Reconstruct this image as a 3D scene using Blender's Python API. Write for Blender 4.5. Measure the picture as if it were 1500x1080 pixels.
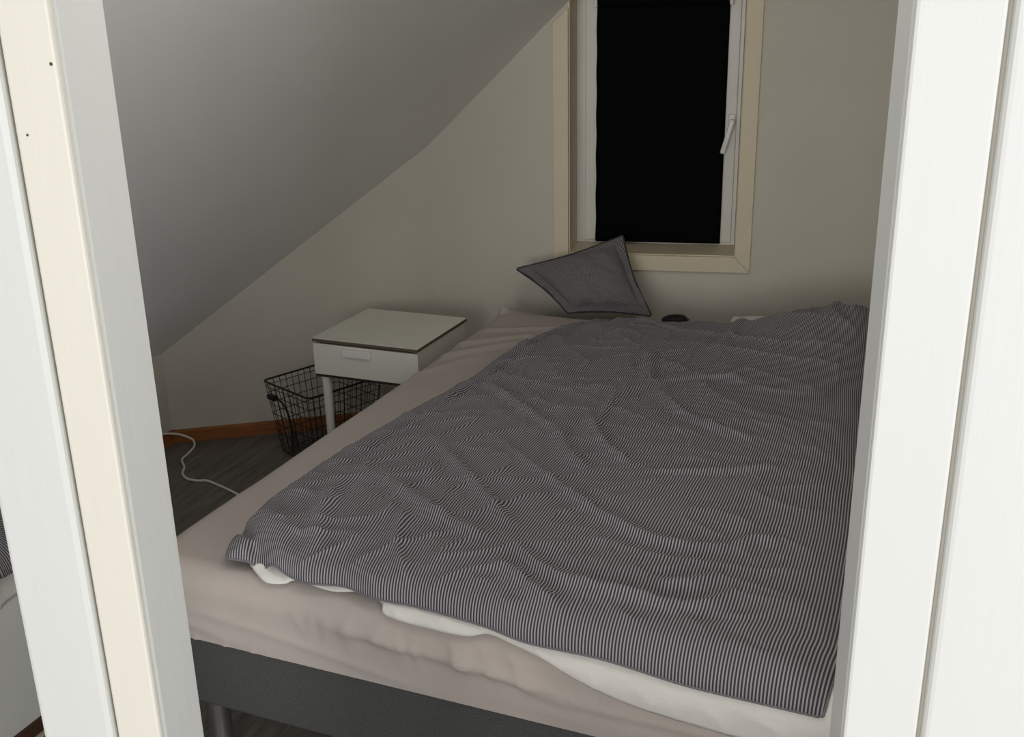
import bpy, bmesh, math, random
import numpy as np
from mathutils import Vector, Matrix

for o in list(bpy.data.objects):
    bpy.data.objects.remove(o)
S = bpy.context.scene
C = S.collection
random.seed(4)

# ------------------------------------------------------------------ camera
CAM_H = 1.62
RX = (0.925296, 0.378744, -0.019470)
RU = (-0.106216, 0.308094, 0.945408)
RF = (-0.364067, 0.872715, -0.325307)
cam_d = bpy.data.cameras.new('camera')
cam_d.sensor_width = 36.0
cam_d.lens = 1540.0 / 1500.0 * 36.0
cam_d.clip_start = 0.02
cam = bpy.data.objects.new('camera', cam_d)
C.objects.link(cam)
cam.matrix_world = Matrix(((RX[0], RU[0], -RF[0], 0), (RX[1], RU[1], -RF[1], 0),
                           (RX[2], RU[2], -RF[2], CAM_H), (0, 0, 0, 1)))
S.camera = cam

# ------------------------------------------------------------------ light
S.view_settings.view_transform = 'Standard'
S.view_settings.look = 'None'
S.view_settings.gamma = 1.0
S.view_settings.use_curve_mapping = False
S.view_settings.exposure = 0.0
W = bpy.data.worlds.new('world')
S.world = W
W.use_nodes = True
W.node_tree.nodes['Background'].inputs[0].default_value = (0.98, 0.99, 1.0, 1)
W.node_tree.nodes['Background'].inputs[1].default_value = 0.40


def area(name, loc, target, sx, sy, power, col):
    d = bpy.data.lights.new(name, 'AREA')
    d.shape = 'RECTANGLE'
    d.size, d.size_y, d.energy, d.color = sx, sy, power, col
    o = bpy.data.objects.new(name, d)
    C.objects.link(o)
    o.location = loc
    o.rotation_euler = (Vector(target) - Vector(loc)).to_track_quat('-Z', 'Y').to_euler()
    return o


# added area light behind the camera, imitating landing daylight; no window is built
area('landing_back_fill', (-0.25, -3.3, 1.45), (-0.55, 1.9, 0.7), 2.0, 1.6, 78, (1.0, 0.985, 0.95))
# second added area light, low on the right, to brighten ceiling and left lining
area('landing_side_fill', (2.85, -1.60, 1.15), (-1.7, 1.9, 1.4), 1.4, 1.2, 82, (0.97, 0.985, 1.0))


# ------------------------------------------------------------------ materials
def srgb(r, g, b):
    f = lambda c: (c / 255 / 12.92) if c / 255 <= 0.04045 else ((c / 255 + 0.055) / 1.055) ** 2.4
    return (f(r), f(g), f(b), 1)


def base_mat(name, rough=0.6, spec=0.4):
    m = bpy.data.materials.new(name)
    m.use_nodes = True
    nt = m.node_tree
    b = nt.nodes['Principled BSDF']
    b.inputs['Roughness'].default_value = rough
    b.inputs['Specular IOR Level'].default_value = spec
    return m, nt, b


def noise_mat(name, c1, c2, scale=8, rough=0.6, spec=0.4, bump=0.0, bscale=60, stretch=(1, 1, 1), metallic=0, detail=4, lo=.3, hi=.7):
    m, nt, b = base_mat(name, rough, spec)
    b.inputs['Metallic'].default_value = metallic
    tc = nt.nodes.new('ShaderNodeTexCoord')
    mp = nt.nodes.new('ShaderNodeMapping')
    mp.inputs['Scale'].default_value = stretch
    nt.links.new(tc.outputs['Object'], mp.inputs[0])
    n = nt.nodes.new('ShaderNodeTexNoise')
    n.inputs['Scale'].default_value = scale
    n.inputs['Detail'].default_value = detail
    nt.links.new(mp.outputs[0], n.inputs['Vector'])
    r = nt.nodes.new('ShaderNodeValToRGB')
    r.color_ramp.elements[0].position = lo
    r.color_ramp.elements[1].position = hi
    r.color_ramp.elements[0].color = c1
    r.color_ramp.elements[1].color = c2
    nt.links.new(n.outputs[0], r.inputs[0])
    nt.links.new(r.outputs[0], b.inputs['Base Color'])
    if bump:
        n2 = nt.nodes.new('ShaderNodeTexNoise')
        n2.inputs['Scale'].default_value = bscale
        n2.inputs['Detail'].default_value = 3
        nt.links.new(mp.outputs[0], n2.inputs['Vector'])
        bp = nt.nodes.new('ShaderNodeBump')
        bp.inputs['Strength'].default_value = bump
        bp.inputs['Distance'].default_value = 0.004
        nt.links.new(n2.outputs[0], bp.inputs['Height'])
        nt.links.new(bp.outputs[0], b.inputs['Normal'])
    return m


def stripe_mat(name, dark, light, period, duty=0.5):
    m, nt, b = base_mat(name, 0.85, 0.15)
    uv = nt.nodes.new('ShaderNodeUVMap')
    sp = nt.nodes.new('ShaderNodeSeparateXYZ')
    nt.links.new(uv.outputs[0], sp.inputs[0])
    d = nt.nodes.new('ShaderNodeMath'); d.operation = 'DIVIDE'; d.inputs[1].default_value = period
    f = nt.nodes.new('ShaderNodeMath'); f.operation = 'FRACT'
    nt.links.new(sp.outputs[0], d.inputs[0])
    nt.links.new(d.outputs[0], f.inputs[0])
    g = nt.nodes.new('ShaderNodeMath'); g.operation = 'LESS_THAN'; g.inputs[1].default_value = duty
    nt.links.new(f.outputs[0], g.inputs[0])
    mx = nt.nodes.new('ShaderNodeMix'); mx.data_type = 'RGBA'
    mx.inputs['A'].default_value = light
    mx.inputs['B'].default_value = dark
    nt.links.new(g.outputs[0], mx.inputs['Factor'])
    nt.links.new(mx.outputs['Result'], b.inputs['Base Color'])
    b.inputs['Sheen Weight'].default_value = 0.1
    tc = nt.nodes.new('ShaderNodeTexCoord')
    n2 = nt.nodes.new('ShaderNodeTexNoise'); n2.inputs['Scale'].default_value = 45; n2.inputs['Detail'].default_value = 4
    nt.links.new(tc.outputs['Object'], n2.inputs['Vector'])
    bp = nt.nodes.new('ShaderNodeBump'); bp.inputs['Strength'].default_value = 0.25; bp.inputs['Distance'].default_value = 0.004
    nt.links.new(n2.outputs[0], bp.inputs['Height'])
    nt.links.new(bp.outputs[0], b.inputs['Normal'])
    return m


M = {}
M['wall'] = noise_mat('wall_paint', srgb(213, 209, 197), srgb(218, 213, 202), 3, 0.7, 0.25, 0.15, 140)
M['ceiling'] = noise_mat('ceiling_paint', srgb(236, 236, 234), srgb(240, 240, 238), 2, 0.75, 0.2, 0.08, 100)
M['frame_white'] = noise_mat('frame_paint_white', srgb(222, 223, 220), srgb(227, 228, 224), 4, 0.45, 0.35, 0.12, 90, (1, 1, .15))
M['frame_cream'] = noise_mat('frame_paint_cream', srgb(229, 225, 212), srgb(234, 230, 218), 5, 0.45, 0.35, 0.12, 90, (1, 1, .15))
M['trim_cream'] = noise_mat('window_trim_cream', srgb(228, 216, 190), srgb(233, 222, 197), 5, 0.5, 0.3, 0.08, 90)
M['plastic_white'] = noise_mat('window_white', srgb(228, 226, 220), srgb(234, 232, 226), 5, 0.35, 0.4)
M['handle_white'] = noise_mat('handle_white', srgb(240, 240, 236), srgb(244, 244, 240), 5, 0.3, 0.5)
M['blind'] = noise_mat('blind_fabric', srgb(5, 7, 12), srgb(8, 9, 16), 200, 0.9, 0.1)
M['glass'], _nt, _b = base_mat('glass', 0.05, 0.5)
_b.inputs['Transmission Weight'].default_value = 1.0
M['sheet'] = noise_mat('fitted_sheet', srgb(184, 175, 171), srgb(193, 183, 175), 3.0, 0.85, 0.15, 0.15, 220)
M['white_cloth'] = noise_mat('white_cotton', srgb(226, 224, 218), srgb(234, 232, 227), 6, 0.9, 0.15, 0.3, 60)
M['stripe'] = stripe_mat('striped_cotton', srgb(70, 68, 73), srgb(172, 170, 175), 0.0061, 0.55)
M['stripe_fine'] = stripe_mat('striped_cotton_pillow', srgb(66, 64, 69), srgb(156, 152, 156), 0.0061, 0.55)
M['piping'] = noise_mat('dark_hem', srgb(60, 58, 63), srgb(75, 73, 78), 60, 0.9, 0.1)
M['hem'] = noise_mat('grey_hem', srgb(112, 110, 116), srgb(135, 133, 138), 300, 0.9, 0.1)
M['base_fabric'] = noise_mat('bed_base_fabric', srgb(66, 67, 67), srgb(98, 99, 98), 420, 0.95, 0.1, 0.5, 400, (1, 1, 1))
M['leg_metal'] = noise_mat('leg_metal', srgb(150, 150, 150), srgb(165, 165, 165), 10, 0.3, 0.5, metallic=0.9)
M['plank'] = noise_mat('grey_laminate', srgb(92, 86, 80), srgb(126, 119, 111), 9, 0.55, 0.35, 0.1, 60, (5, .5, 1), detail=6)
M['subfloor'] = noise_mat('floor_underlay', srgb(40, 37, 34), srgb(52, 48, 44), 9, 0.8, 0.2)
M['wood'] = noise_mat('oiled_pine', srgb(142, 86, 48), srgb(168, 106, 62), 6, 0.5, 0.35, 0.05, 60, (1, 6, 10), detail=5)
M['dark_wood'] = noise_mat('dark_brown_wood', srgb(66, 46, 36), srgb(88, 62, 48), 6, 0.5, 0.35, 0.05, 60, (6, 1, 10), detail=5)
M['pale_strip'] = noise_mat('pale_strip', srgb(206, 190, 172), srgb(214, 198, 180), 20, 0.6, 0.3)
M['laminate_white'] = noise_mat('white_laminate', srgb(232, 231, 222), srgb(236, 235, 227), 4, 0.4, 0.4)
M['edge_dark'] = noise_mat('raw_board_edge', srgb(92, 84, 66), srgb(112, 102, 82), 90, 0.8, 0.2)
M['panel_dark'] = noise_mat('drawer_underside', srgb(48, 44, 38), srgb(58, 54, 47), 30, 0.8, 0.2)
M['wire'] = noise_mat('black_wire', srgb(20, 20, 21), srgb(30, 30, 31), 40, 0.45, 0.4)
M['black'] = noise_mat('black_plastic', srgb(16, 16, 17), srgb(26, 26, 27), 30, 0.5, 0.4)
M['cable'] = noise_mat('white_cable', srgb(222, 220, 214), srgb(230, 228, 222), 30, 0.5, 0.4)
M['grey_panel'] = noise_mat('grey_painted_panel', srgb(225, 226, 221), srgb(232, 233, 228), 5, 0.6, 0.3, 0.05, 60)
M['nail'] = noise_mat('filled_nail', srgb(84, 76, 64), srgb(98, 90, 76), 60, 0.8, 0.2)


# ------------------------------------------------------------------ helpers
def obj(name, bm, mat, parent=None, smooth=False):
    me = bpy.data.meshes.new(name)
    bmesh.ops.recalc_face_normals(bm, faces=bm.faces)
    bm.to_mesh(me)
    bm.free()
    me.materials.append(mat)
    if smooth:
        for f in me.polygons:
            f.use_smooth = True
    o = bpy.data.objects.new(name, me)
    C.objects.link(o)
    if parent:
        o.parent = parent
    return o


def smooth_by_angle(o, deg=40):
    me = o.data
    for f in me.polygons:
        f.use_smooth = True
    bm = bmesh.new(); bm.from_mesh(me)
    for e in bm.edges:
        if len(e.link_faces) == 2 and e.calc_face_angle(0) > math.radians(deg):
            e.smooth = False
    bm.to_mesh(me); bm.free()
    return o


def thing(name, label, cat, loc=(0, 0, 0), rz=0.0, group=None):
    o = bpy.data.objects.new(name, None)
    C.objects.link(o)
    o.location = loc
    o.rotation_euler = (0, 0, rz)
    tag(o, label, cat, group)
    return o


def tag(o, label, cat=None, group=None):
    o['label'] = label
    if cat:
        o['category'] = cat
    if group:
        o['group'] = group
    return o


def struct(o, label=None, cat=None):
    o['kind'] = 'structure'
    if label:
        o['label'] = label
    if cat:
        o['category'] = cat
    return o


def sempty(name, label, cat, loc, rz):
    o = bpy.data.objects.new(name, None)
    C.objects.link(o)
    o.location = loc
    o.rotation_euler = (0, 0, rz)
    return struct(o, label, cat)


def box(lo, hi, bev=0.0, seg=2, bm=None):
    b = bmesh.new()
    bmesh.ops.create_cube(b, size=1)
    for v in b.verts:
        v.co = Vector([(lo[i] + hi[i]) / 2 + v.co[i] * (hi[i] - lo[i]) for i in range(3)])
    if bev:
        bmesh.ops.bevel(b, geom=list(b.edges), offset=bev, segments=seg, affect='EDGES', profile=0.5)
    return merge(bm, b)


def merge(bm, b):
    if bm is None:
        return b
    me = bpy.data.meshes.new('tmp')
    b.to_mesh(me); b.free()
    bm.from_mesh(me)
    bpy.data.meshes.remove(me)
    return bm


def prism(poly, a, b, axis=1, bm=None, bev=0.0):
    """polygon in two axes extruded along the third; axis=1: poly is (x,z) extruded in y; axis=2: (x,y) in z; axis=0: (y,z) in x"""
    n = bmesh.new()
    def mk(p, t):
        if axis == 1: return (p[0], t, p[1])
        if axis == 2: return (p[0], p[1], t)
        return (t, p[0], p[1])
    v0 = [n.verts.new(mk(p, a)) for p in poly]
    v1 = [n.verts.new(mk(p, b)) for p in poly]
    n.faces.new(v0); n.faces.new(v1[::-1])
    for i in range(len(poly)):
        j = (i + 1) % len(poly)
        n.faces.new((v0[i], v0[j], v1[j], v1[i]))
    if bev:
        bmesh.ops.bevel(n, geom=list(n.edges), offset=bev, segments=2, affect='EDGES', profile=0.5)
    return merge(bm, n)


def catmull(pts, k=8):
    P = [Vector(p) for p in pts]
    P = [P[0] * 2 - P[1]] + P + [P[-1] * 2 - P[-2]]
    out = []
    for i in range(1, len(P) - 2):
        for j in range(k):
            t = j / k
            a, b, c, d = P[i - 1], P[i], P[i + 1], P[i + 2]
            out.append(0.5 * ((2 * b) + (c - a) * t + (2 * a - 5 * b + 4 * c - d) * t * t + (3 * b - a - 3 * c + d) * t ** 3))
    out.append(P[-2])
    return out


def tube(pts, r, sides=8, closed=False, bm=None, caps=True):
    b = bm or bmesh.new()
    P = [Vector(p) for p in pts]
    n = len(P)
    rings = []
    prev = None
    for i in range(n):
        if closed:
            t = P[(i + 1) % n] - P[i - 1]
        else:
            t = P[min(i + 1, n - 1)] - P[max(i - 1, 0)]
        t.normalize()
        if prev is None:
            x = t.orthogonal().normalized()
        else:
            x = (prev - t * prev.dot(t))
            x = x.normalized() if x.length > 1e-6 else t.orthogonal().normalized()
        prev = x
        y = t.cross(x)
        rr = r[i] if isinstance(r, (list, tuple)) else r
        rings.append([b.verts.new(P[i] + (x * math.cos(2 * math.pi * k / sides) + y * math.sin(2 * math.pi * k / sides)) * rr) for k in range(sides)])
    m = n if closed else n - 1
    for i in range(m):
        A, B = rings[i], rings[(i + 1) % n]
        for k in range(sides):
            l = (k + 1) % sides
            b.faces.new((A[k], A[l], B[l], B[k]))
    if caps and not closed:
        b.faces.new(rings[0][::-1]); b.faces.new(rings[-1])
    return b


def grid_obj(name, P, mat, parent=None, uv=None, smooth=True, thick=0.0):
    """P: (n,m,3) array of points"""
    n, m = P.shape[:2]
    idx = np.arange(n * m).reshape(n, m)
    f = np.stack([idx[:-1, :-1], idx[1:, :-1], idx[1:, 1:], idx[:-1, 1:]], -1).reshape(-1, 4)
    me = bpy.data.meshes.new(name)
    me.from_pydata(P.reshape(-1, 3).tolist(), [], f.tolist())
    me.materials.append(mat)
    if uv is not None:
        l = me.uv_layers.new(name='UVMap')
        vi = np.zeros(len(me.loops), dtype=np.int32)
        me.loops.foreach_get('vertex_index', vi)
        l.data.foreach_set('uv', uv.reshape(-1, 2)[vi].astype(np.float32).ravel())
    if smooth:
        me.polygons.foreach_set('use_smooth', [True] * len(me.polygons))
    o = bpy.data.objects.new(name, me)
    C.objects.link(o)
    if parent:
        o.parent = parent
    if thick:
        md = o.modifiers.new('thickness', 'SOLIDIFY')
        md.thickness = thick
        md.offset = -1
    return o


_rng = np.random.RandomState(11)
_perm = np.tile(_rng.permutation(256), 3)
_grad = _rng.uniform(0, 2 * np.pi, 256)


def perlin(x, y):
    xi = np.floor(x).astype(int); yi = np.floor(y).astype(int)
    xf = x - xi; yf = y - yi
    fade = lambda t: t * t * t * (t * (t * 6 - 15) + 10)
    def g(ix, iy, dx, dy):
        a = _grad[_perm[_perm[ix & 255] + (iy & 255)]]
        return np.cos(a) * dx + np.sin(a) * dy
    u, v = fade(xf), fade(yf)
    n00 = g(xi, yi, xf, yf); n10 = g(xi + 1, yi, xf - 1, yf)
    n01 = g(xi, yi + 1, xf, yf - 1); n11 = g(xi + 1, yi + 1, xf - 1, yf - 1)
    return (n00 * (1 - u) + n10 * u) * (1 - v) + (n01 * (1 - u) + n11 * u) * v


def fbm(x, y, o=3):
    s = 0; a = 1
    for i in range(o):
        s = s + a * perlin(x * 2 ** i + 17.3 * i, y * 2 ** i + 5.1 * i)
        a *= .5
    return s


def ridged(x, y, sharp=6.0):
    return np.exp(-sharp * np.abs(perlin(x, y)) * 2)


def poly_dist(x, y, pts):
    """distance to a polyline, and where along it (0..1)"""
    best = np.full(x.shape, 9.0); par = np.zeros(x.shape)
    n = len(pts) - 1
    for i in range(n):
        ax, ay = pts[i]; bx, by = pts[i + 1]
        dx, dy = bx - ax, by - ay
        t = np.clip(((x - ax) * dx + (y - ay) * dy) / (dx * dx + dy * dy + 1e-9), 0, 1)
        d = np.hypot(x - ax - t * dx, y - ay - t * dy)
        k = d < best
        best = np.where(k, d, best); par = np.where(k, (i + t) / n, par)
    return best, par


def smooth_pts(pts, k=6):
    return [(v[0], v[1]) for v in catmull([(a, b, 0) for a, b in pts], k)]


# ------------------------------------------------------------------ room frame
A_W = math.radians(10.99)                 # turn of the window wall
A_L = math.radians(34.82)                 # turn of the low left wall
DW = Vector((math.cos(A_W), math.sin(A_W), 0)); NW = Vector((-DW.y, DW.x, 0))
DL = Vector((math.cos(A_L), math.sin(A_L), 0)); NL = Vector((-DL.y, DL.x, 0))
CORNER = Vector((-1.869, 3.680, 0))
ZFLAT = 2.42


def ceil_z(x, y):
    return 1.116 + 0.9986 * (x + 1.872) - 0.2203 * (y - 3.678)


def ceil_x(z, y):
    return (z - 1.116 + 0.2203 * (y - 3.678)) / 0.9986 - 1.872


# floor: dark underlay with laminate boards on it
fl = sempty('floor', 'grey laminate plank floor', 'floor', (0, 0, 0), 0)
obj('underlay', box((-3.7, -2.6, -0.06), (2.4, 4.3, -0.012)), M['subfloor'], fl)
PW, PL = 0.185, 1.25
pm = None
for i in range(20):
    x0 = -3.35 + i * PW
    off = (i * 0.47) % PL
    y = 0.75 - off
    while y < 4.05:
        ya, yb = max(y, 0.6), min(y + PL, 4.05)
        if yb - ya > 0.05:
            full = abs(yb - ya - PL) < 1e-6
            if full and pm is not None:
                o = bpy.data.objects.new('plank', pm); C.objects.link(o); o.parent = fl
            else:
                o = obj('plank', box((0, 0, -0.012), (PW - 0.0015, yb - ya - 0.0015, 0), 0.001, 1), M['plank'], fl)
                if full: pm = o.data
            o.location = (x0, ya, 0)
        y += PL

# landing floor
obj_l = struct(obj('floor_landing', box((-2.2, -2.6, -0.012), (2.4, 0.598, 0)), M['dark_wood']), 'dark brown wooden landing floor', 'floor')

# window wall, in the wall's own frame: x along the wall, y outwards, z up
OPU0, OPU1, OPZ0, OPZ1 = 0.545, 1.187, 0.707, 1.735
SL = 0.938
wall_z = lambda u: min(1.116 + SL * u, ZFLAT) + 0.02
TH = 0.30
wb = prism([(-0.35, -0.02), (OPU0, -0.02), (OPU0, wall_z(OPU0)), (-0.35, 1.116 + SL * -0.35)], 0, TH)
prism([(OPU0, -0.02), (OPU1, -0.02), (OPU1, OPZ0), (OPU0, OPZ0)], 0, TH, bm=wb)
prism([(OPU0, OPZ1), (OPU1, OPZ1), (OPU1, wall_z(OPU1)), (0.68, OPZ1 + 0.03)], 0, TH, bm=wb)
prism([(OPU1, -0.02), (2.45, -0.02), (2.45, ZFLAT + .02), (1.41, ZFLAT + .02), (OPU1, wall_z(OPU1))], 0, TH, bm=wb)
o = struct(obj('wall_back', wb, M['wall']), 'off-white wall with the window', 'wall')
o.location = CORNER; o.rotation_euler = (0, 0, A_W)

# low left wall, ends at the knee wall
KL = 1.075                                     # length from the corner to the knee wall
ZK = 0.372
wl = prism([(-KL - 0.2, -0.02), (0.15, -0.02), (0.15, 1.116 + 0.14), (0, 1.145), (-KL, ZK + .03), (-KL - 0.2, ZK - .1)], 0, 0.2)
o = struct(obj('wall_left', wl, M['wall']), 'off-white low wall behind the bedside table', 'wall')
o.location = CORNER; o.rotation_euler = (0, 0, A_L)
K0 = CORNER - DL * KL                          # foot of the knee wall
KD = Vector((0.2203, 0.9986, 0)).normalized()
KA = math.atan2(KD.y, KD.x)
o = struct(obj('wall_knee', box((-2.9, 0, -0.02), (0.05, 0.15, 0.47)), M['wall']), 'low white knee wall under the sloping ceiling', 'wall')
o.location = K0; o.rotation_euler = (0, 0, KA)

# sloping ceiling slab and flat ceiling
def slab():
    b = bmesh.new()
    ya, yb = 0.3, 4.1
    lo, hi = 0.20, ZFLAT
    # the low edge follows the knee wall, the high edge is level
    a_, b_ = CORNER + DW * 1.45 + NW * 0.012, CORNER + DW * -1.0 + NW * 0.012
    q = [(ceil_x(lo, ya), ya, lo), (ceil_x(hi, ya), ya, hi), (a_.x, a_.y, ceil_z(a_.x, a_.y)), (b_.x, b_.y, ceil_z(b_.x, b_.y))]
    n = Vector((-0.698, 0.154, 0.699)).normalized() * 0.12
    v0 = [b.verts.new(p) for p in q]
    v1 = [b.verts.new(Vector(p) + n) for p in q]
    b.faces.new(v0); b.faces.new(v1[::-1])
    for i in range(4):
        j = (i + 1) % 4
        b.faces.new((v0[i], v0[j], v1[j], v1[i]))
    return b
struct(obj('ceiling_slope', slab(), M['ceiling']), 'white sloping attic ceiling', 'ceiling')
fc = prism([(ceil_x(ZFLAT, .3) - .02, .3), (2.3, .3), (2.3, 4.4), (ceil_x(ZFLAT, 4.4) - .02, 4.4)], ZFLAT, ZFLAT + .1, axis=2)
struct(obj('ceiling', fc, M['ceiling']), 'flat white ceiling strip above the bed', 'ceiling')
struct(obj('wall_right', box((0.42, 1.0, -0.02), (0.57, 4.2, ZFLAT + .02)), M['wall']), 'off-white wall on the far side of the bed', 'wall')

# baseboards
bb = prism([(-0.016, 0), (0, 0), (0, 0.052), (-0.012, 0.052), (-0.016, 0.047)], -KL - 0.005, 0.0, axis=0)
o = struct(obj('baseboard_left', bb, M['wood']), 'orange-brown pine baseboard along the low wall', 'baseboard')
o.location = CORNER; o.rotation_euler = (0, 0, A_L)
bb = prism([(-0.016, 0), (0, 0), (0, 0.052), (-0.012, 0.052), (-0.016, 0.047)], -2.2, 0.012, axis=0)
o = struct(obj('baseboard_knee', bb, M['wood']), 'orange-brown pine baseboard under the knee wall', 'baseboard')
o.location = K0; o.rotation_euler = (0, 0, KA)

# ------------------------------------------------------------------ window
wn = sempty('window_1', 'narrow white attic window in a cream trim', 'window', CORNER, A_W)
# trim boards on the wall face
obj('casing', prism([(0.493, 0.655), (0.550, 0.714), (0.550, 1.612), (0.493, 1.560)], -0.018, -0.0005, bev=0.002), M['trim_cream'], wn)
obj('casing', prism([(1.237, 0.655), (1.237, 1.80), (1.180, 1.743), (1.180, 0.714)], -0.018, -0.0005, bev=0.002), M['trim_cream'], wn)
obj('casing', prism([(0.4935, 0.6545), (1.2365, 0.6545), (1.1795, 0.7135), (0.5505, 0.7135)], -0.018, -0.0005, bev=0.002), M['trim_cream'], wn)
obj('casing', prism([(0.70, 1.744), (1.1795, 1.744), (1.2365, 1.801), (0.76, 1.801)], -0.018, -0.0005, bev=0.002), M['trim_cream'], wn)
# reveal lining
obj('reveal_board', box((0.546, -0.001, 0.708), (0.554, 0.24, 1.73)), M['trim_cream'], wn)
obj('reveal_board', box((1.178, -0.001, 0.708), (1.186, 0.24, 1.73)), M['trim_cream'], wn)
obj('sill_board', box((0.554, -0.001, 0.708), (1.178, 0.24, 0.717)), M['trim_cream'], wn)
obj('reveal_board', box((0.554, 0.02, 1.725), (1.178, 0.24, 1.733)), M['trim_cream'], wn)
# fixed frame and sash
FY = 0.180
for lo, hi in (((0.5545, 0.718), (0.590, 1.724)), ((1.163, 0.718), (1.1775, 1.724)), ((0.590, 0.718), (1.163, 0.731)), ((0.590, 1.70), (1.163, 1.724))):
    obj('frame_bar', box((lo[0], FY, lo[1]), (hi[0], FY + 0.05, hi[1]), 0.002), M['plastic_white'], wn)
sash = obj('sash', merge(merge(merge(
    box((0.5905, FY - 0.012, 0.7315), (0.650, FY + 0.035, 1.697), 0.003),
    box((1.104, FY - 0.012, 0.7315), (1.1625, FY + 0.035, 1.697), 0.003)),
    box((0.650, FY - 0.012, 0.7315), (1.104, FY + 0.035, 0.79), 0.003)),
    box((0.650, FY - 0.012, 1.64), (1.104, FY + 0.035, 1.697), 0.003)), M['plastic_white'], wn)
obj('pane', box((0.64, FY + 0.008, 0.78), (1.11, FY + 0.014, 1.65)), M['glass'], wn)
hd = obj('handle', box((1.134, FY - 0.022, 1.163), (1.159, FY - 0.0121, 1.223), 0.004), M['handle_white'], wn)
tag(hd, 'white tilted window handle')
lv = tube([(1.1465, FY - 0.02, 1.194), (1.1465, FY - 0.052, 1.194)], 0.0085, 12)
obj('handle_neck', lv, M['handle_white'], hd, True)
lv = box((-0.0095, -0.007, -0.118), (0.0095, 0.007, 0.012), 0.005, 3)
lo_ = obj('handle_lever', lv, M['handle_white'], hd, True)
lo_.location = (1.1465, FY - 0.055, 1.194); lo_.rotation_euler = (0, math.radians(15), 0)

# roller blind
rb = thing('roller_blind', 'black roller blind pulled down over the attic window', 'blind', CORNER, A_W)
g = np.zeros((24, 40, 3))
U, Z = np.meshgrid(np.linspace(0.6336, 1.1222, 24), np.linspace(0.728, 1.622, 40), indexing='ij')
g[..., 0] = U + np.where(U < .645, .0012 * np.sin(Z * 40), 0); g[..., 2] = Z
g[..., 1] = FY - 0.020 + 0.0015 * np.sin(U * 9) * (1.62 - Z)
grid_obj('fabric', g, M['blind'], rb, thick=0.0015)
tb = tube([(0.640, FY - 0.032, 1.634), (1.118, FY - 0.032, 1.634)], 0.017, 20)
smooth_by_angle(obj('roller_tube', tb, M['blind'], rb))
for u in (0.626, 1.120):
    obj('bracket', box((u, FY - 0.052, 1.612), (u + 0.012, FY - 0.0125, 1.658), 0.002), M['plastic_white'], rb)
obj('bottom_bar', box((0.6346, FY - 0.0245, 0.727), (1.1212, FY - 0.0175, 0.742), 0.002), M['blind'], rb)

# ------------------------------------------------------------------ doorway
DR = Vector((0, 0.85, 0))
def trim(name, label):
    return sempty(name, label, 'door frame', DR, A_W)
T = 0.078
t1 = trim('trim_1', 'white painted door post between the two openings')
obj('lining', box((-0.738, 0.0035, 0), (-0.719, T, 2.05), 0.0025), M['frame_white'], t1)
e1 = obj('front_board', box((-0.7695, -0.006, 0), (-0.7195, 0.003, 2.05), 0.003), M['frame_cream'], t1)
obj('casing', box((-0.858, -0.010, 0), (-0.7735, 0.003, 2.05), 0.006, 3), M['frame_white'], t1)
obj('core', box((-0.852, 0.0035, 0), (-0.7385, T, 2.05), 0.002), M['frame_cream'], t1)
for (u, z, r) in ((-0.7245, 1.582, .0016), (-0.758, 1.523, .0012)):
    obj('nail', tube([(u, -0.0063, z), (u, -0.003, z)], r, 10), M['nail'], t1)
t2 = trim('trim_2', 'white painted door frame on the bed side of the doorway')
obj('lining', box((-0.036, 0.0035, 0), (-0.016, T, 2.05), 0.0025), M['frame_white'], t2)
obj('front_board', box((-0.0355, -0.006, 0), (0.0265, 0.003, 2.05), 0.003), M['frame_white'], t2)
obj('casing', box((0.0300, -0.010, 0), (0.135, 0.003, 2.05), 0.006, 3), M['frame_white'], t2)
t3 = trim('trim_3', 'white painted head board across both openings')
obj('head_board', box((-1.6, -0.010, 2.051), (0.135, T, 2.15), 0.003), M['frame_white'], t3)
wf = box((-0.0155, 0.0035, -0.02), (2.3, T, 2.05))
box((-2.6, 0.0, 2.151), (2.3, T, ZFLAT + .02), bm=wf)
box((-2.6, 0.0, -0.02), (-1.301, T, 2.05), bm=wf)
box((-2.6, 0.0, 2.05), (-1.601, T, 2.151), bm=wf)
o = struct(obj('wall_front', wf, M['wall']), 'white partition wall around the doorway', 'wall')
o.location = DR; o.rotation_euler = (0, 0, A_W)

# ------------------------------------------------------------------ bed
BX0, BX1, BY0, BY1 = -1.51, 0.09, 1.50, 3.54
ZB, ZM, ZT = 0.200, 0.378, 0.540
bed = thing('bed', 'double box bed with dark grey woven fabric base on metal legs', 'bed', ((BX0 + BX1) / 2, (BY0 + BY1) / 2, 0))
cx, cy = bed.location.x, bed.location.y
bb = box((BX0 + .01 - cx, BY0 + .015 - cy, ZB), (BX1 - .01 - cx, BY1 - .01 - cy, ZM - .003), 0.012, 3)
smooth_by_angle(obj('base', bb, M['base_fabric'], bed))
for sx in (BX0 + .10, BX1 - .10):
    for sy in (BY0 + .10, BY1 - .10):
        lg = tube([(sx - cx, sy - cy, 0), (sx - cx, sy - cy, 0.008), (sx - cx, sy - cy, ZB + .004)], [0.027, 0.025, 0.028], 20)
        smooth_by_angle(obj('leg', lg, M['leg_metal'], bed))


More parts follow.
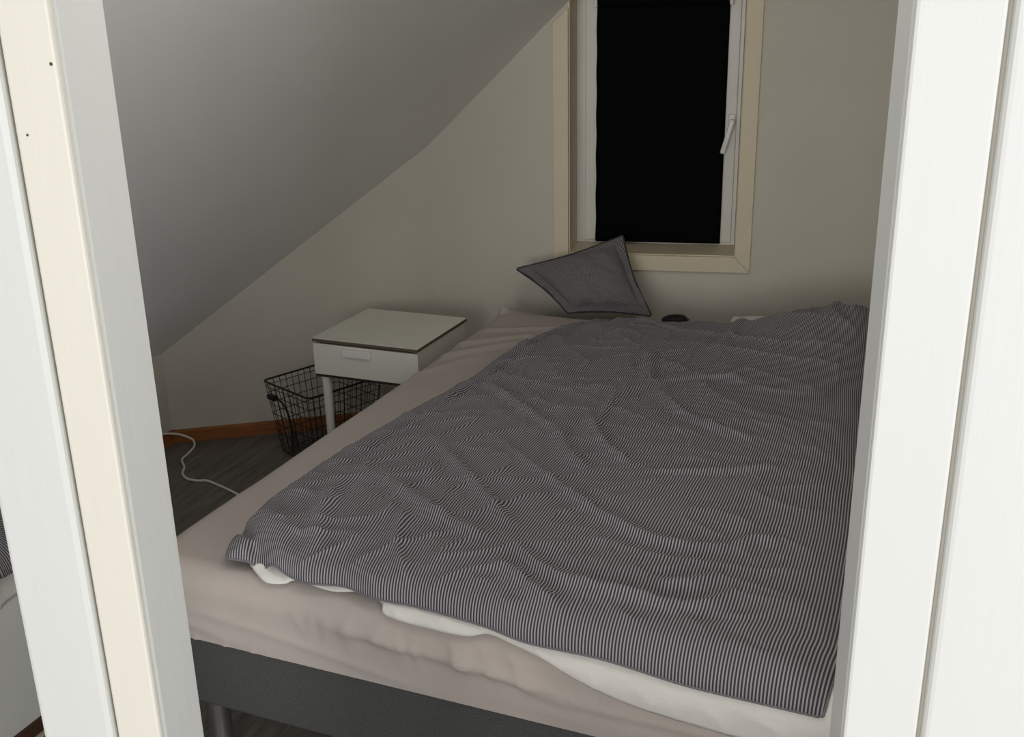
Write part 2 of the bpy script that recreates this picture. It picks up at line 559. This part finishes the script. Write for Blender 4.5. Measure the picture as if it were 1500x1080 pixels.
def mattress():
    nx, ny = 200, 240
    r = 0.055
    # closed profile: top grid, with rounded rim and sides down to ZM
    rim = [(-r * (1 - math.sin(a)), -r * (1 - math.cos(a))) for a in np.linspace(0, math.pi / 2, 8)]  # unused helper shape
    hx, hy = (BX1 - BX0) / 2, (BY1 - BY0) / 2
    mx, my = (BX0 + BX1) / 2, (BY0 + BY1) / 2
    # flat parameters: distance beyond the inner rectangle wraps over the edge
    hang = ZT - ZM - r
    ext = r * math.pi / 2 + hang
    ix, iy = hx - r, hy - r
    def axis(i, n):
        a = np.linspace(-i, i, n)
        b = np.linspace(0, ext, 26)[1:]
        return np.concatenate([-i - b[::-1], a, i + b])
    X, Y = np.meshgrid(axis(ix, nx), axis(iy, ny), indexing='ij')
    ex = np.maximum(np.abs(X) - ix, 0); ey = np.maximum(np.abs(Y) - iy, 0)
    e = np.maximum(ex, ey)
    # radial direction for the corner
    ang = np.arctan2(ey, np.maximum(ex, 1e-9))
    cosd = np.where(e > 0, np.cos(ang), 0); sind = np.where(e > 0, np.sin(ang), 0)
    th = np.minimum(e / r, math.pi / 2)
    out = r * np.sin(th); down = r * (1 - np.cos(th)) + np.maximum(e - r * math.pi / 2, 0)
    nrm_out = np.sin(th); nrm_up = np.cos(th)
    bx = np.clip(X, -ix, ix); by = np.clip(Y, -iy, iy)
    sx_, sy_ = np.sign(X), np.sign(Y)
    px = mx + bx + sx_ * out * cosd
    py = my + by + sy_ * out * sind
    pz = ZT - down
    wx, wy = mx + X, my + Y
    d = 0.004 * fbm(wx * 3, wy * 3, 3)
    # gathers of the sheet along the foot edge
    foot = np.exp(-((wy - (BY0 - 0.040)) / 0.032) ** 2) * np.exp(-((wx + 0.72) / 0.38) ** 4)
    lean = wx + 0.35 * (wy - BY0) + 0.01 * perlin(wx * 6, wy * 6)
    d = d + foot * (0.008 * ridged(lean * 17 + 3, wy * 4, 5) + 0.008 * ridged(lean * 8 + 1, wy * 3 + 9, 4) - 0.003)
    # slack fold below the gathers
    for pts, a_, w_ in (([(-1.05, 1.47), (-0.75, 1.455), (-0.45, 1.44)], .010, .012), ([(-0.62, 1.43), (-0.3, 1.425), (0.0, 1.43)], .008, .012)):
        dd, tt = poly_dist(wx, wy, pts)
        d = d + a_ * np.exp(-(dd / w_) ** 2) * np.clip(np.minimum(tt, 1 - tt) * 6, 0, 1)
    # long folds on the foot side
    side = np.clip((BY0 - wy) / .05, 0, 1)
    d = d + side * 0.007 * ridged(wx * 1.3 + wy * 1.2, wy * 9 + wx * 1.1 + 4, 4)
    # tucks at the lower hem
    hem = np.clip((e - ext + 0.03) / 0.03, 0, 1)
    d = d * (1 - hem) + hem * 0.004 * ridged(wx * 14 + 2, wy * 3, 9) * np.exp(-((wx + 1.32) / .15) ** 2)
    # folds near the bedside table and a pulled-up corner at the head
    for pts, a, w in (([(-1.46, 2.95), (-1.30, 3.14)], .010, .022), ([(-1.47, 3.08), (-1.28, 3.24)], .009, .02),
                      ([(-1.44, 3.25), (-1.22, 3.36)], .008, .02), ([(-1.47, 2.75), (-1.38, 2.95)], .006, .02)):
        dd, tt = poly_dist(wx, wy, pts)
        d = d + a * np.exp(-(dd / w) ** 2)
    d = d + 0.030 * np.exp(-(((wx + 1.470) / .022) ** 2 + ((wy - 3.47) / .022) ** 2))
    d = d + 0.010 * np.exp(-(((wx + 1.43) / .05) ** 2 + ((wy - 3.42) / .10) ** 2))
    P = np.stack([px + d * nrm_out * sx_ * cosd, py + d * nrm_out * sy_ * sind, pz + d * nrm_up], -1)
    return P
mt = thing('mattress', 'mattress in a taupe-pink fitted sheet on the grey bed base', 'mattress', (cx, cy, ZM))
P = mattress()
P[..., 0] -= cx; P[..., 1] -= cy; P[..., 2] -= ZM
grid_obj('fitted_sheet', P, M['sheet'], mt)
obj('core', box((BX0 + .02 - cx, BY0 + .02 - cy, 0.011), (BX1 - .02 - cx, BY1 - .02 - cy, 0.1), 0.01), M['white_cloth'], mt)

# ------------------------------------------------------------------ duvet
LEFT = [(-1.283, 1.531), (-1.321, 1.623), (-1.352, 1.807), (-1.344, 2.061), (-1.328, 2.277), (-1.311, 2.402), (-1.265, 2.694), (-1.255, 2.975), (-1.205, 3.196), (-1.09, 3.37)]
RIGHT = [(-0.093, 1.458), (-0.083, 1.58), (-0.080, 1.711), (-0.105, 2.231), (-0.145, 2.753), (-0.172, 3.15), (-0.185, 3.47)]
FRONT = [(-1.283, 1.531), (-1.193, 1.538), (-1.09, 1.51), (-1.002, 1.521), (-0.928, 1.506), (-0.848, 1.509), (-0.705, 1.498), (-0.607, 1.48), (-0.467, 1.479), (-0.32, 1.463), (-0.206, 1.46), (-0.093, 1.458)]
BACK = [(-1.09, 3.37), (-1.0, 3.395), (-0.9, 3.42), (-0.70, 3.46), (-0.58, 3.46), (-0.40, 3.46), (-0.185, 3.47)]
CREASES = [
    [(-1.024, 2.269), (-0.782, 2.064), (-0.588, 1.911), (-0.453, 1.847), (-0.318, 1.87)],
    [(-0.772, 1.77), (-0.629, 1.656), (-0.472, 1.633), (-0.333, 1.641), (-0.266, 1.72)],
    [(-0.869, 2.363), (-0.781, 2.209), (-0.685, 2.107)],
    [(-0.59, 2.149), (-0.427, 2.208), (-0.27, 2.301)],
    [(-0.437, 1.677), (-0.375, 1.7), (-0.309, 1.751)],
    [(-0.581, 3.508), (-0.587, 3.282), (-0.599, 3.105)],
    [(-0.715, 2.732), (-0.778, 2.589), (-0.756, 2.341)],
    [(-0.715, 2.732), (-0.58, 2.552), (-0.435, 2.455), (-0.363, 2.434)],
    [(-0.715, 2.732), (-0.801, 3.022)],
    [(-0.715, 2.732), (-0.605, 2.825), (-0.418, 2.859)],
    [(-1.112, 2.167), (-0.903, 1.951), (-0.733, 1.775)],
    [(-1.143, 1.942), (-0.931, 1.799), (-0.774, 1.729)],
    [(-0.833, 2.515), (-0.727, 2.305), (-0.603, 2.177)],
    [(-0.306, 1.872), (-0.288, 1.923), (-0.23, 1.938)],
    [(-1.233, 1.909), (-1.166, 1.713), (-1.098, 1.579)],
    [(-1.017, 1.837), (-0.956, 1.662), (-0.861, 1.536)],
    [(-1.2, 2.618), (-1.006, 2.454), (-0.837, 2.312)],
    [(-0.258, 3.514), (-0.294, 3.343), (-0.21, 3.224)],
    [(-1.225, 2.585), (-1.217, 2.355), (-1.226, 2.148)],
    [(-0.742, 1.653), (-0.672, 1.624), (-0.544, 1.532)],
]


def resample(pts, n):
    p = np.array(smooth_pts(pts, 8))
    L = np.concatenate([[0], np.cumsum(np.hypot(*np.diff(p, axis=0).T))])
    s = np.linspace(0, L[-1], n)
    return np.stack([np.interp(s, L, p[:, 0]), np.interp(s, L, p[:, 1])], -1)


def coons(left, right, front, back, n, m):
    """left/right run front to back, front/back run left to right"""
    l, r = resample(left, m), resample(right, m)
    f, b = resample(front, n), resample(back, n)
    s = np.linspace(0, 1, n)[:, None, None]; t = np.linspace(0, 1, m)[None, :, None]
    P = (1 - s) * l[None] + s * r[None] + (1 - t) * f[:, None] + t * b[:, None]
    P = P - ((1 - s) * (1 - t) * f[0] + s * (1 - t) * f[-1] + (1 - s) * t * b[0] + s * t * b[-1])
    return P[..., 0], P[..., 1], np.broadcast_to(s[..., 0], (n, m)), np.broadcast_to(t[..., 0], (n, m))


Y0W, RW = 1.555, 0.10


def drape(x, y, hgt, top):
    """wrap flat coordinates over the foot edge; hgt is measured along the surface normal above `top`"""
    a = np.maximum(Y0W - y, 0)
    r0 = 0.055 + (top - ZT)
    th = np.minimum(a / RW, math.pi / 2)
    ex = np.maximum(a - RW * math.pi / 2, 0)
    rr = r0 + hgt
    Y = np.where(a > 0, Y0W - rr * np.sin(th), y)
    Z = np.where(a > 0, top - r0 + rr * np.cos(th) - ex, top + hgt)
    return np.stack([x, Y, Z], -1)


def back_rise(x, y):
    k = np.clip((x + 0.76) / 0.55, 0, 1); k = k * k * (3 - 2 * k)
    return 0.105 * k * np.exp(-((y - 3.40) / 0.30) ** 2)


def duvet_height(x, y, s, t):
    wx = x + 0.06 * fbm(x * 2.2, y * 2.2 + 7, 2); wy = y + 0.06 * fbm(x * 2.2 + 31, y * 2.2, 2)
    ed = np.minimum(np.minimum(s * 1.22, (1 - s) * 1.22), np.minimum(t * 1.95, (1 - t) * 1.95))
    puff = 0.012 + 0.036 * (1 - np.exp(-ed / 0.05))
    # stitched border along the left edge
    puff = puff - 0.013 * np.exp(-((s * 1.22 - 0.095) / 0.022) ** 2) * np.clip((y - 1.8) / .3, 0, 1)
    h = puff + 0.007 * fbm(wx * 2.6, wy * 2.6, 2)
    mask = np.clip(ed / 0.08, 0.15, 1)
    # crumpled cotton: folds that run diagonally on the left and level on the right
    c45 = math.sqrt(.5)
    da, db = (wx + wy) * c45, (wx - wy) * c45
    left_w = np.clip((-0.35 - wx) / 0.5, 0, 1)
    patch = np.clip(0.55 + 1.1 * perlin(x * 2.1 + 5, y * 2.1 + 3), 0.1, 1.2)
    h = h + mask * left_w * 0.0075 * ridged(da * 4.6 + 3, db * 11.0, 6)
    h = h + mask * (1 - left_w * .6) * 0.0050 * ridged(wx * 3.2 + 11, wy * 9.5 + 2, 6) * np.clip((2.75 - y) / .5, .25, 1)
    h = h + mask * patch * (0.0036 * ridged(wx * 9 + 4, wy * 9 + 8, 7) - 0.0028 * ridged(db * 13 + 1, da * 9 + 6, 9))
    up = np.clip((y - 2.2) / .4, 0, 1)
    h = h + mask * up * (0.0100 * ridged(da * 4.5 + 9, wy * 4.5 + 1, 5) + 0.0030 * ridged(wx * 12 + 2, db * 9 + 3, 7) * patch)
    # fine upright puckers at the head on the right
    hr = np.clip((y - 2.75) / .25, 0, 1) * np.clip((x + 0.5) / .15, 0, 1)
    h = h + hr * mask * 0.008 * ridged(wx * 16, wy * 4.5, 5)
    # puckers along the left hem and a fold that sets off the corner flap
    h = h + np.exp(-(s * 1.22 / 0.13) ** 2) * np.clip(ed / .02, .2, 1) * 0.009 * ridged(wx * 3 + 7, wy * 9 + 5, 4)
    dd, tt = poly_dist(x, y, [(-1.335, 1.66), (-1.26, 1.60), (-1.195, 1.53)])
    h = h - 0.016 * np.exp(-(dd / .014) ** 2) + 0.012 * np.exp(-(poly_dist(x, y, [(-1.30, 1.70), (-1.21, 1.62), (-1.16, 1.54)])[0] / .025) ** 2)
    for i, c in enumerate(CREASES):
        dd, tt = poly_dist(x, y, smooth_pts(c, 5))
        fade = np.clip(np.minimum(tt, 1 - tt) * 5, 0.0, 1)
        w = (0.011, 0.014, 0.018)[i % 3]
        h = h + 0.0095 * fade * np.exp(-(dd / w) ** 2) - 0.004 * fade * np.exp(-((dd - 0.035) / 0.02) ** 2)
    return h


dv = thing('duvet', 'rumpled duvet in a grey and white pinstriped cover on the bed', 'duvet', (-0.7, 2.4, ZT))
OFF = np.array([-0.7, 2.4, ZT])
n, m = 300, 420
x, y, s, t = coons(LEFT, RIGHT, FRONT, BACK, n, m)
hg = duvet_height(x, y, s, t)
rise = back_rise(x, y)
P = drape(x, y, hg, ZT + 0.013)
P[..., 2] += rise
# the turned-up corner of the cover at the left foot
uv = np.stack([s * 1.22 + 0.02 * fbm(x * 1.5, y * 1.5, 2), t * 2.0], -1)
cov = grid_obj('cover', P - OFF, M['stripe'], dv, uv, thick=0.006)
# seam along the edges
edge = np.concatenate([P[:, 0], P[-1, 1:], P[-2::-1, -1], P[0, -2:0:-1]]) - OFF
tb = tube(edge[::3].tolist(), 0.0022, 6, closed=True)
obj('hem', tb, M['hem'], dv, True)

# white filling that slips out of the cover at the foot
WF = [(-1.235, 1.545), (-1.21, 1.52), (-1.175, 1.495), (-1.135, 1.503), (-1.11, 1.522), (-1.028, 1.512), (-0.96, 1.53), (-0.915, 1.505), (-0.899, 1.474), (-0.811, 1.464), (-0.73, 1.466), (-0.69, 1.484), (-0.646, 1.474), (-0.578, 1.450), (-0.51, 1.415), (-0.435, 1.388), (-0.315, 1.374), (-0.201, 1.368), (-0.093, 1.372), (-0.04, 1.38)]
x, y, s, t = coons([(-1.235, 1.545), (-1.26, 1.75), (-1.25, 2.0), (-1.24, 2.3)], [(-0.04, 1.38), (-0.05, 1.7), (-0.12, 2.0), (-0.16, 2.3)], WF, [(-1.24, 2.3), (-0.8, 2.3), (-0.5, 2.3), (-0.16, 2.3)], 260, 120)
ed = np.minimum(np.minimum(s, 1 - s) * 1.2, t * .85)
hg = 0.004 + 0.006 * (1 - np.exp(-ed / .02)) + 0.007 * ridged(x * 9 + y * 6, y * 9 - x * 3, 4) * np.clip(ed / .01, .2, 1) * np.exp(-ed / .06)
P = drape(x, y, hg, ZT + 0.008)
P[..., 2] -= 0.004 * np.clip((y - 1.75) / .2, 0, 1)
fi = grid_obj('filling', P - OFF, M['white_cloth'], dv, thick=0.004)
tag(fi, 'white filling showing below the striped cover')


# ------------------------------------------------------------------ pillows
def pillow(A, B, Cc, D, thick, bulge_dir, flange=0.09, n=70, sag=0.0, crease=1.0, seed=0.0, edge_in=0.04):
    """quad A (top left) B (top right) C (bottom right) D (bottom left); returns front, back grids and the rim"""
    A, B, Cc, D = [np.array(v, float) for v in (A, B, Cc, D)]
    s = np.linspace(0, 1, n)[:, None, None]; t = np.linspace(0, 1, n)[None, :, None]
    base = (1 - s) * (1 - t) * D + s * (1 - t) * Cc + (1 - s) * t * A + s * t * B
    # edges pulled in between the corners
    ctr = (A + B + Cc + D) / 4
    ss, tt = s[..., 0], t[..., 0]
    pull = edge_in * (np.sin(np.pi * ss) * (np.abs(2 * tt - 1) ** 3) + np.sin(np.pi * tt) * (np.abs(2 * ss - 1) ** 3))
    base = base + (ctr - base) * pull[..., None] * 2
    e = np.minimum(np.minimum(ss, 1 - ss), np.minimum(tt, 1 - tt))
    inner = np.clip((e - flange) / (0.5 - flange), 0, 1)
    q = (np.clip((ss - flange) / (1 - 2 * flange), 0, 1) * np.clip((1 - flange - ss) / (1 - 2 * flange), 0, 1) * 4) * (np.clip((tt - flange) / (1 - 2 * flange), 0, 1) * np.clip((1 - flange - tt) / (1 - 2 * flange), 0, 1) * 4)
    bul = thick * np.power(np.clip(q, 0, 1), 0.42)
    nd = np.array(bulge_dir, float); nd /= np.linalg.norm(nd)
    wr = crease * (0.012 * fbm(ss * 4 + seed, tt * 4, 3) + 0.018 * ridged(ss * 5 + tt * 2 + seed, tt * 5 - ss * 3, 5) * np.clip(1 - tt * 1.6, 0, 1)) * np.clip(e / flange, 0.25, 1)
    front = base + nd * (bul + wr + 0.003)[..., None]
    back = base - nd * (bul * 0.55 - wr * 0.3 + 0.003)[..., None]
    rim = np.concatenate([base[:, 0], base[-1, 1:], base[-2::-1, -1], base[0, -2:0:-1]])
    uv = np.stack(np.broadcast_arrays(ss * 0.45, tt * 0.45), -1)
    return front, back, rim, uv


pa, pb = (-1.462, 3.566, 0.690), (-1.100, 3.738, 0.803)
pc, pd = (-0.935, 3.560, 0.556), (-1.235, 3.502, 0.556)
nrm = np.cross(np.array(pc) - np.array(pd), np.array(pa) - np.array(pd)); nrm /= np.linalg.norm(nrm)
if nrm[1] > 0: nrm = -nrm
fr, bk, rim, uv = pillow(pa, pb, pc, pd, 0.075, nrm, seed=2.3)
loc = np.array([-1.1, 3.53, ZT])
pl = thing('pillow', 'striped grey pillow with a flat hem leaning against the window trim', 'pillow', loc)
fa = grid_obj('front_cover', fr - loc, M['stripe_fine'], pl, uv)
grid_obj('back_cover', bk - loc, M['stripe_fine'], pl, uv)
obj('hem', tube((rim - loc)[::2].tolist(), 0.0045, 6, closed=True), M['piping'], pl, True)

# white pillow half hidden under the head of the duvet
fr, bk, rim, uv = pillow((-0.64, 3.56, 0.578), (-0.06, 3.60, 0.588), (-0.04, 3.12, 0.575), (-0.64, 3.14, 0.575), 0.038, (0, 0, 1), flange=0.015, seed=7.7, crease=.5, edge_in=.02)
loc = np.array([-0.36, 3.42, ZT])
wp = thing('pillow', 'white pillow peeping out from under the head of the duvet', 'pillow', loc)
grid_obj('front_cover', fr - loc, M['white_cloth'], wp, uv)
grid_obj('back_cover', bk - loc, M['white_cloth'], wp, uv)
obj('hem', tube((rim - loc)[::2].tolist(), 0.004, 6, closed=True), M['white_cloth'], wp, True)

# little black case by the head of the bed
bc = thing('spectacle_case', 'small rounded black case lying at the head of the bed', 'case', (-0.835, 3.515, ZT))
b = bmesh.new()
bmesh.ops.create_uvsphere(b, u_segments=28, v_segments=16, radius=1)
for v in b.verts:
    k = math.copysign(abs(v.co.z) ** 0.8, v.co.z)
    v.co = Vector((v.co.x * 0.046 * (1 - 0.12 * v.co.x), v.co.y * 0.028, 0.022 + k * 0.020 + 0.004 * v.co.x))
obj('shell', b, M['black'], bc, True)
ring = [(0.0465 * math.cos(a), 0.0285 * math.sin(a), 0.023 + .004 * math.cos(a)) for a in np.linspace(0, 2 * math.pi, 40, endpoint=False)]
obj('seam', tube(ring, 0.0018, 6, closed=True), M['wire'], bc, True)

# ------------------------------------------------------------------ bedside table
NX, NY = -1.806, 3.203
ns = thing('bedside_table', 'white bedside table with one drawer and a dark-edged top', 'bedside table', (NX, NY, 0))
HW, HD = 0.2075, 0.201
obj('top', box((-HW - .001, -HD - .002, 0.518), (HW + .001, HD, 0.5285), 0.0008, 1), M['edge_dark'], ns)
obj('top_laminate', box((-HW - .001, -HD - .002, 0.5287), (HW + .001, HD, 0.5302)), M['laminate_white'], ns)
bd = box((-HW + .004, -HD + .018, 0.396), (-HW + .018, HD - .004, 0.5175), .001)
box((HW - .018, -HD + .018, 0.396), (HW - .004, HD - .004, 0.5175), .001, bm=bd)
box((-HW + .018, HD - .018, 0.396), (HW - .018, HD - .004, 0.5175), .001, bm=bd)
obj('body', bd, M['laminate_white'], ns)
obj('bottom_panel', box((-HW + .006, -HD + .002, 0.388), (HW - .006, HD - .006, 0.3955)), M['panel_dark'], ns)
dr = obj('drawer', box((-HW, -HD, 0.397), (HW, -HD + .016, 0.511), .0015), M['laminate_white'], ns)
hb = box((-0.082, -HD - .014, 0.476), (0.028, -HD - .0005, 0.503), .003)
obj('handle', hb, M['handle_white'], dr)
obj('drawer_box', box((-HW + .025, -HD + .017, 0.405), (HW - .025, HD - .025, 0.47)), M['laminate_white'], dr)
for sx in (-1, 1):
    for sy in (-1, 1):
        px, py = sx * (HW - .028), sy * (HD - .030)
        smooth_by_angle(obj('leg', tube([(px * 1.0, py, 0), (px, py, 0.006), (px, py, 0.388)], [0.0125, 0.0135, 0.0175], 20), M['laminate_white'], ns))

# ------------------------------------------------------------------ wire basket
BKC = Vector((-2.115, 3.205, 0))
BKA = math.atan2(-0.115, 0.28)
BL, BWid, BH = 0.150, 0.172, 0.30         # half length along the short side, half width, height
bk_ = thing('wire_basket', 'black wire basket between the low wall and the bedside table', 'basket', BKC, BKA)


def ring_pts(z):
    k = 0.80 + 0.20 * z / BH
    a, b, r = BL * k, BWid * k, 0.02
    out = []
    for (cx_, cy_, a0) in ((a - r, b - r, 0), (-a + r, b - r, 90), (-a + r, -b + r, 180), (a - r, -b + r, 270)):
        for j in range(4):
            an = math.radians(a0 + j * 30)
            out.append((cx_ + r * math.cos(an), cy_ + r * math.sin(an), z))
    return out


obj('rim', tube(ring_pts(BH), 0.0036, 8, closed=True), M['wire'], bk_, True)
for z in (0.012, 0.05, 0.09, 0.13, 0.17, 0.21, 0.25, 0.28):
    obj('wire', tube(ring_pts(z), 0.0014, 6, closed=True), M['wire'], bk_, True)
k0 = 0.80
nw_ = 10
for i in range(nw_):
    f = -0.9 + 1.8 * i / (nw_ - 1)
    a = BL * f
    obj('wire', tube([(a, -BWid, BH), (a * k0, -BWid * k0, 0.008), (a * k0, BWid * k0, 0.008), (a, BWid, BH)], 0.0014, 6), M['wire'], bk_)
nw_ = 12
for i in range(nw_):
    f = -0.9 + 1.8 * i / (nw_ - 1)
    a = BWid * f
    obj('wire', tube([(-BL, a, BH), (-BL * k0, a * k0, 0.006), (BL * k0, a * k0, 0.006), (BL, a, BH)], 0.0014, 6), M['wire'], bk_)

# black charger hung on the basket
ch = thing('charger_cable', 'black charger with coiled cable hanging on the wire basket', 'charger', (-2.27, 3.10, 0.0))
o = obj('plug', box((-0.026, -0.011, -0.010), (0.026, 0.011, 0.010), 0.005, 2), M['black'], ch)
o.location = (0.0, -0.012, 0.243); o.rotation_euler = (0, 0, BKA)
cp = [(0.022, -0.020, 0.243), (0.062, -0.042, 0.240), (0.088, -0.052, 0.212), (0.096, -0.050, 0.175), (0.105, -0.050, 0.13), (0.128, -0.062, 0.085), (0.165, -0.085, 0.035), (0.20, -0.12, 0.006), (0.17, -0.17, 0.005), (0.10, -0.14, 0.006), (0.12, -0.09, 0.009), (0.2, -0.1, 0.012), (0.24, -0.15, 0.006), (0.30, -0.22, 0.005)]
obj('cord', tube([tuple(v) for v in catmull(cp, 8)], 0.0036, 8), M['black'], ch, True)
cp = [(0.098, -0.052, 0.17), (0.118, -0.066, 0.15), (0.140, -0.074, 0.09), (0.152, -0.085, 0.05), (0.130, -0.08, 0.035), (0.112, -0.07, 0.08), (0.104, -0.06, 0.14)]
obj('cord_loop', tube([tuple(v) for v in catmull(cp, 8)], 0.0034, 8), M['black'], ch, True)

# white cable on the floor
wc = [(-2.88, 2.80, 0.066), (-2.80, 2.93, 0.066), (-2.715, 3.02, 0.060), (-2.655, 3.055, 0.035), (-2.635, 3.05, 0.010), (-2.615, 2.99, 0.0045), (-2.599, 2.929, .0045), (-2.545, 2.875, .0045), (-2.51, 2.822, .0045), (-2.465, 2.793, .0045), (-2.418, 2.792, .0045), (-2.382, 2.803, .0045), (-2.285, 2.775, .0045), (-2.1, 2.72, .0045), (-1.85, 2.74, .0045), (-1.6, 2.68, .0045), (-1.3, 2.6, .0045)]
wcb = thing('power_cable', 'white cable snaking from the baseboard across the floor under the bed', 'cable', (-2.4, 2.8, 0))
obj('cord', tube([(v.x + 2.4, v.y - 2.8, v.z) for v in catmull(wc, 8)], 0.0045, 8), M['cable'], wcb, True)

# ------------------------------------------------------------------ low box bed seen past the post
bx = thing('storage_bench', 'low grey painted bench with brown plinth beyond the door post', 'bench', (-2.2, 1.3, 0))
obj('body', box((-0.37, -0.45, 0.07), (0.37, 0.45, 0.50), 0.004), M['grey_panel'], bx)
obj('plinth', box((-0.36, -0.449, 0.034), (0.374, 0.449, 0.0695), 0.003), M['dark_wood'], bx)
obj('plinth_strip', box((-0.36, -0.449, 0.026), (0.382, 0.449, 0.0335), 0.001), M['pale_strip'], bx)
obj('plinth_foot', box((-0.36, -0.449, 0.0), (0.380, 0.449, 0.0255), 0.001), M['dark_wood'], bx)


def over_edge(y, a, lift, xe=0.37, zt=0.50, r=0.03):
    """a: distance from the bench edge (negative = on top)"""
    rr = r + lift
    b = a + r
    th = np.clip(b / r, 0, math.pi / 2)
    ex = np.maximum(b - r * math.pi / 2, 0)
    X = np.where(b < 0, xe - r + b, xe - r + rr * np.sin(th))
    Z = np.where(b < 0, zt + lift, zt - r + rr * np.cos(th) - ex)
    return np.stack([X, y, Z], -1)


def bench_cloth(name, label, cat, mat, drop, lift, thick, seed):
    a1, y1 = np.meshgrid(np.linspace(0, 1, 60), np.linspace(-0.42, 0.42, 120), indexing='ij')
    dropv = drop + 0.012 * np.sin(y1 * 9 + seed) + 0.01 * fbm(y1 * 4 + seed, y1 * 0, 2)
    aa = -0.5 + a1 * (0.5 + dropv)
    l = lift + 0.012 * ridged(y1 * 8 + seed, aa * 1.5, 4) + 0.01 * fbm(y1 * 5 + seed, aa * 4, 2) * (1 - np.exp(-((a1 - 1) / .1) ** 2) * .5)
    l = np.maximum(l, lift * 0.9)
    g = over_edge(y1, aa, l)
    t_ = thing(name, label, cat, (-2.2, 1.3, 0.50))
    g[..., 2] -= 0.50
    grid_obj('cloth', g, mat, t_, np.stack([y1, aa], -1), thick=thick)
    return t_
bench_cloth('sheet', 'white sheet hanging over the edge of the grey bench', 'sheet', M['white_cloth'], 0.085, 0.006, 0.003, 1.0)
bench_cloth('blanket', 'striped cotton cover lying over the white sheet on the bench', 'blanket', M['stripe'], 0.028, 0.034, 0.006, 4.0)

# ------------------------------------------------------------------ added unseen lantern that brightens the room, above the foot of the bed
LX, LY, LZ, LR = -0.45, 1.45, 1.98, 0.20
pn = thing('fill_lantern', 'added fill light out of view, shaped as a round white paper lantern', 'lamp', (LX, LY, LZ))
M['lantern'], _nt, _b = base_mat('fill_glow_paper', 0.8, 0.1)
_b.inputs['Base Color'].default_value = srgb(240, 238, 232)
_b.inputs['Emission Color'].default_value = (1.0, 0.97, 0.92, 1)
_b.inputs['Emission Strength'].default_value = 6.0  # glow added to lift the dark room
b = bmesh.new()
bmesh.ops.create_uvsphere(b, u_segments=32, v_segments=24, radius=LR)
obj('shade', b, M['lantern'], pn, True)
obj('cord', tube([(0, 0, LR), (0, 0, ZFLAT - LZ - .03)], 0.003, 8), M['cable'], pn)
obj('canopy', tube([(0, 0, ZFLAT - LZ - .03), (0, 0, ZFLAT - LZ - .002)], [0.02, 0.045], 20), M['cable'], pn)
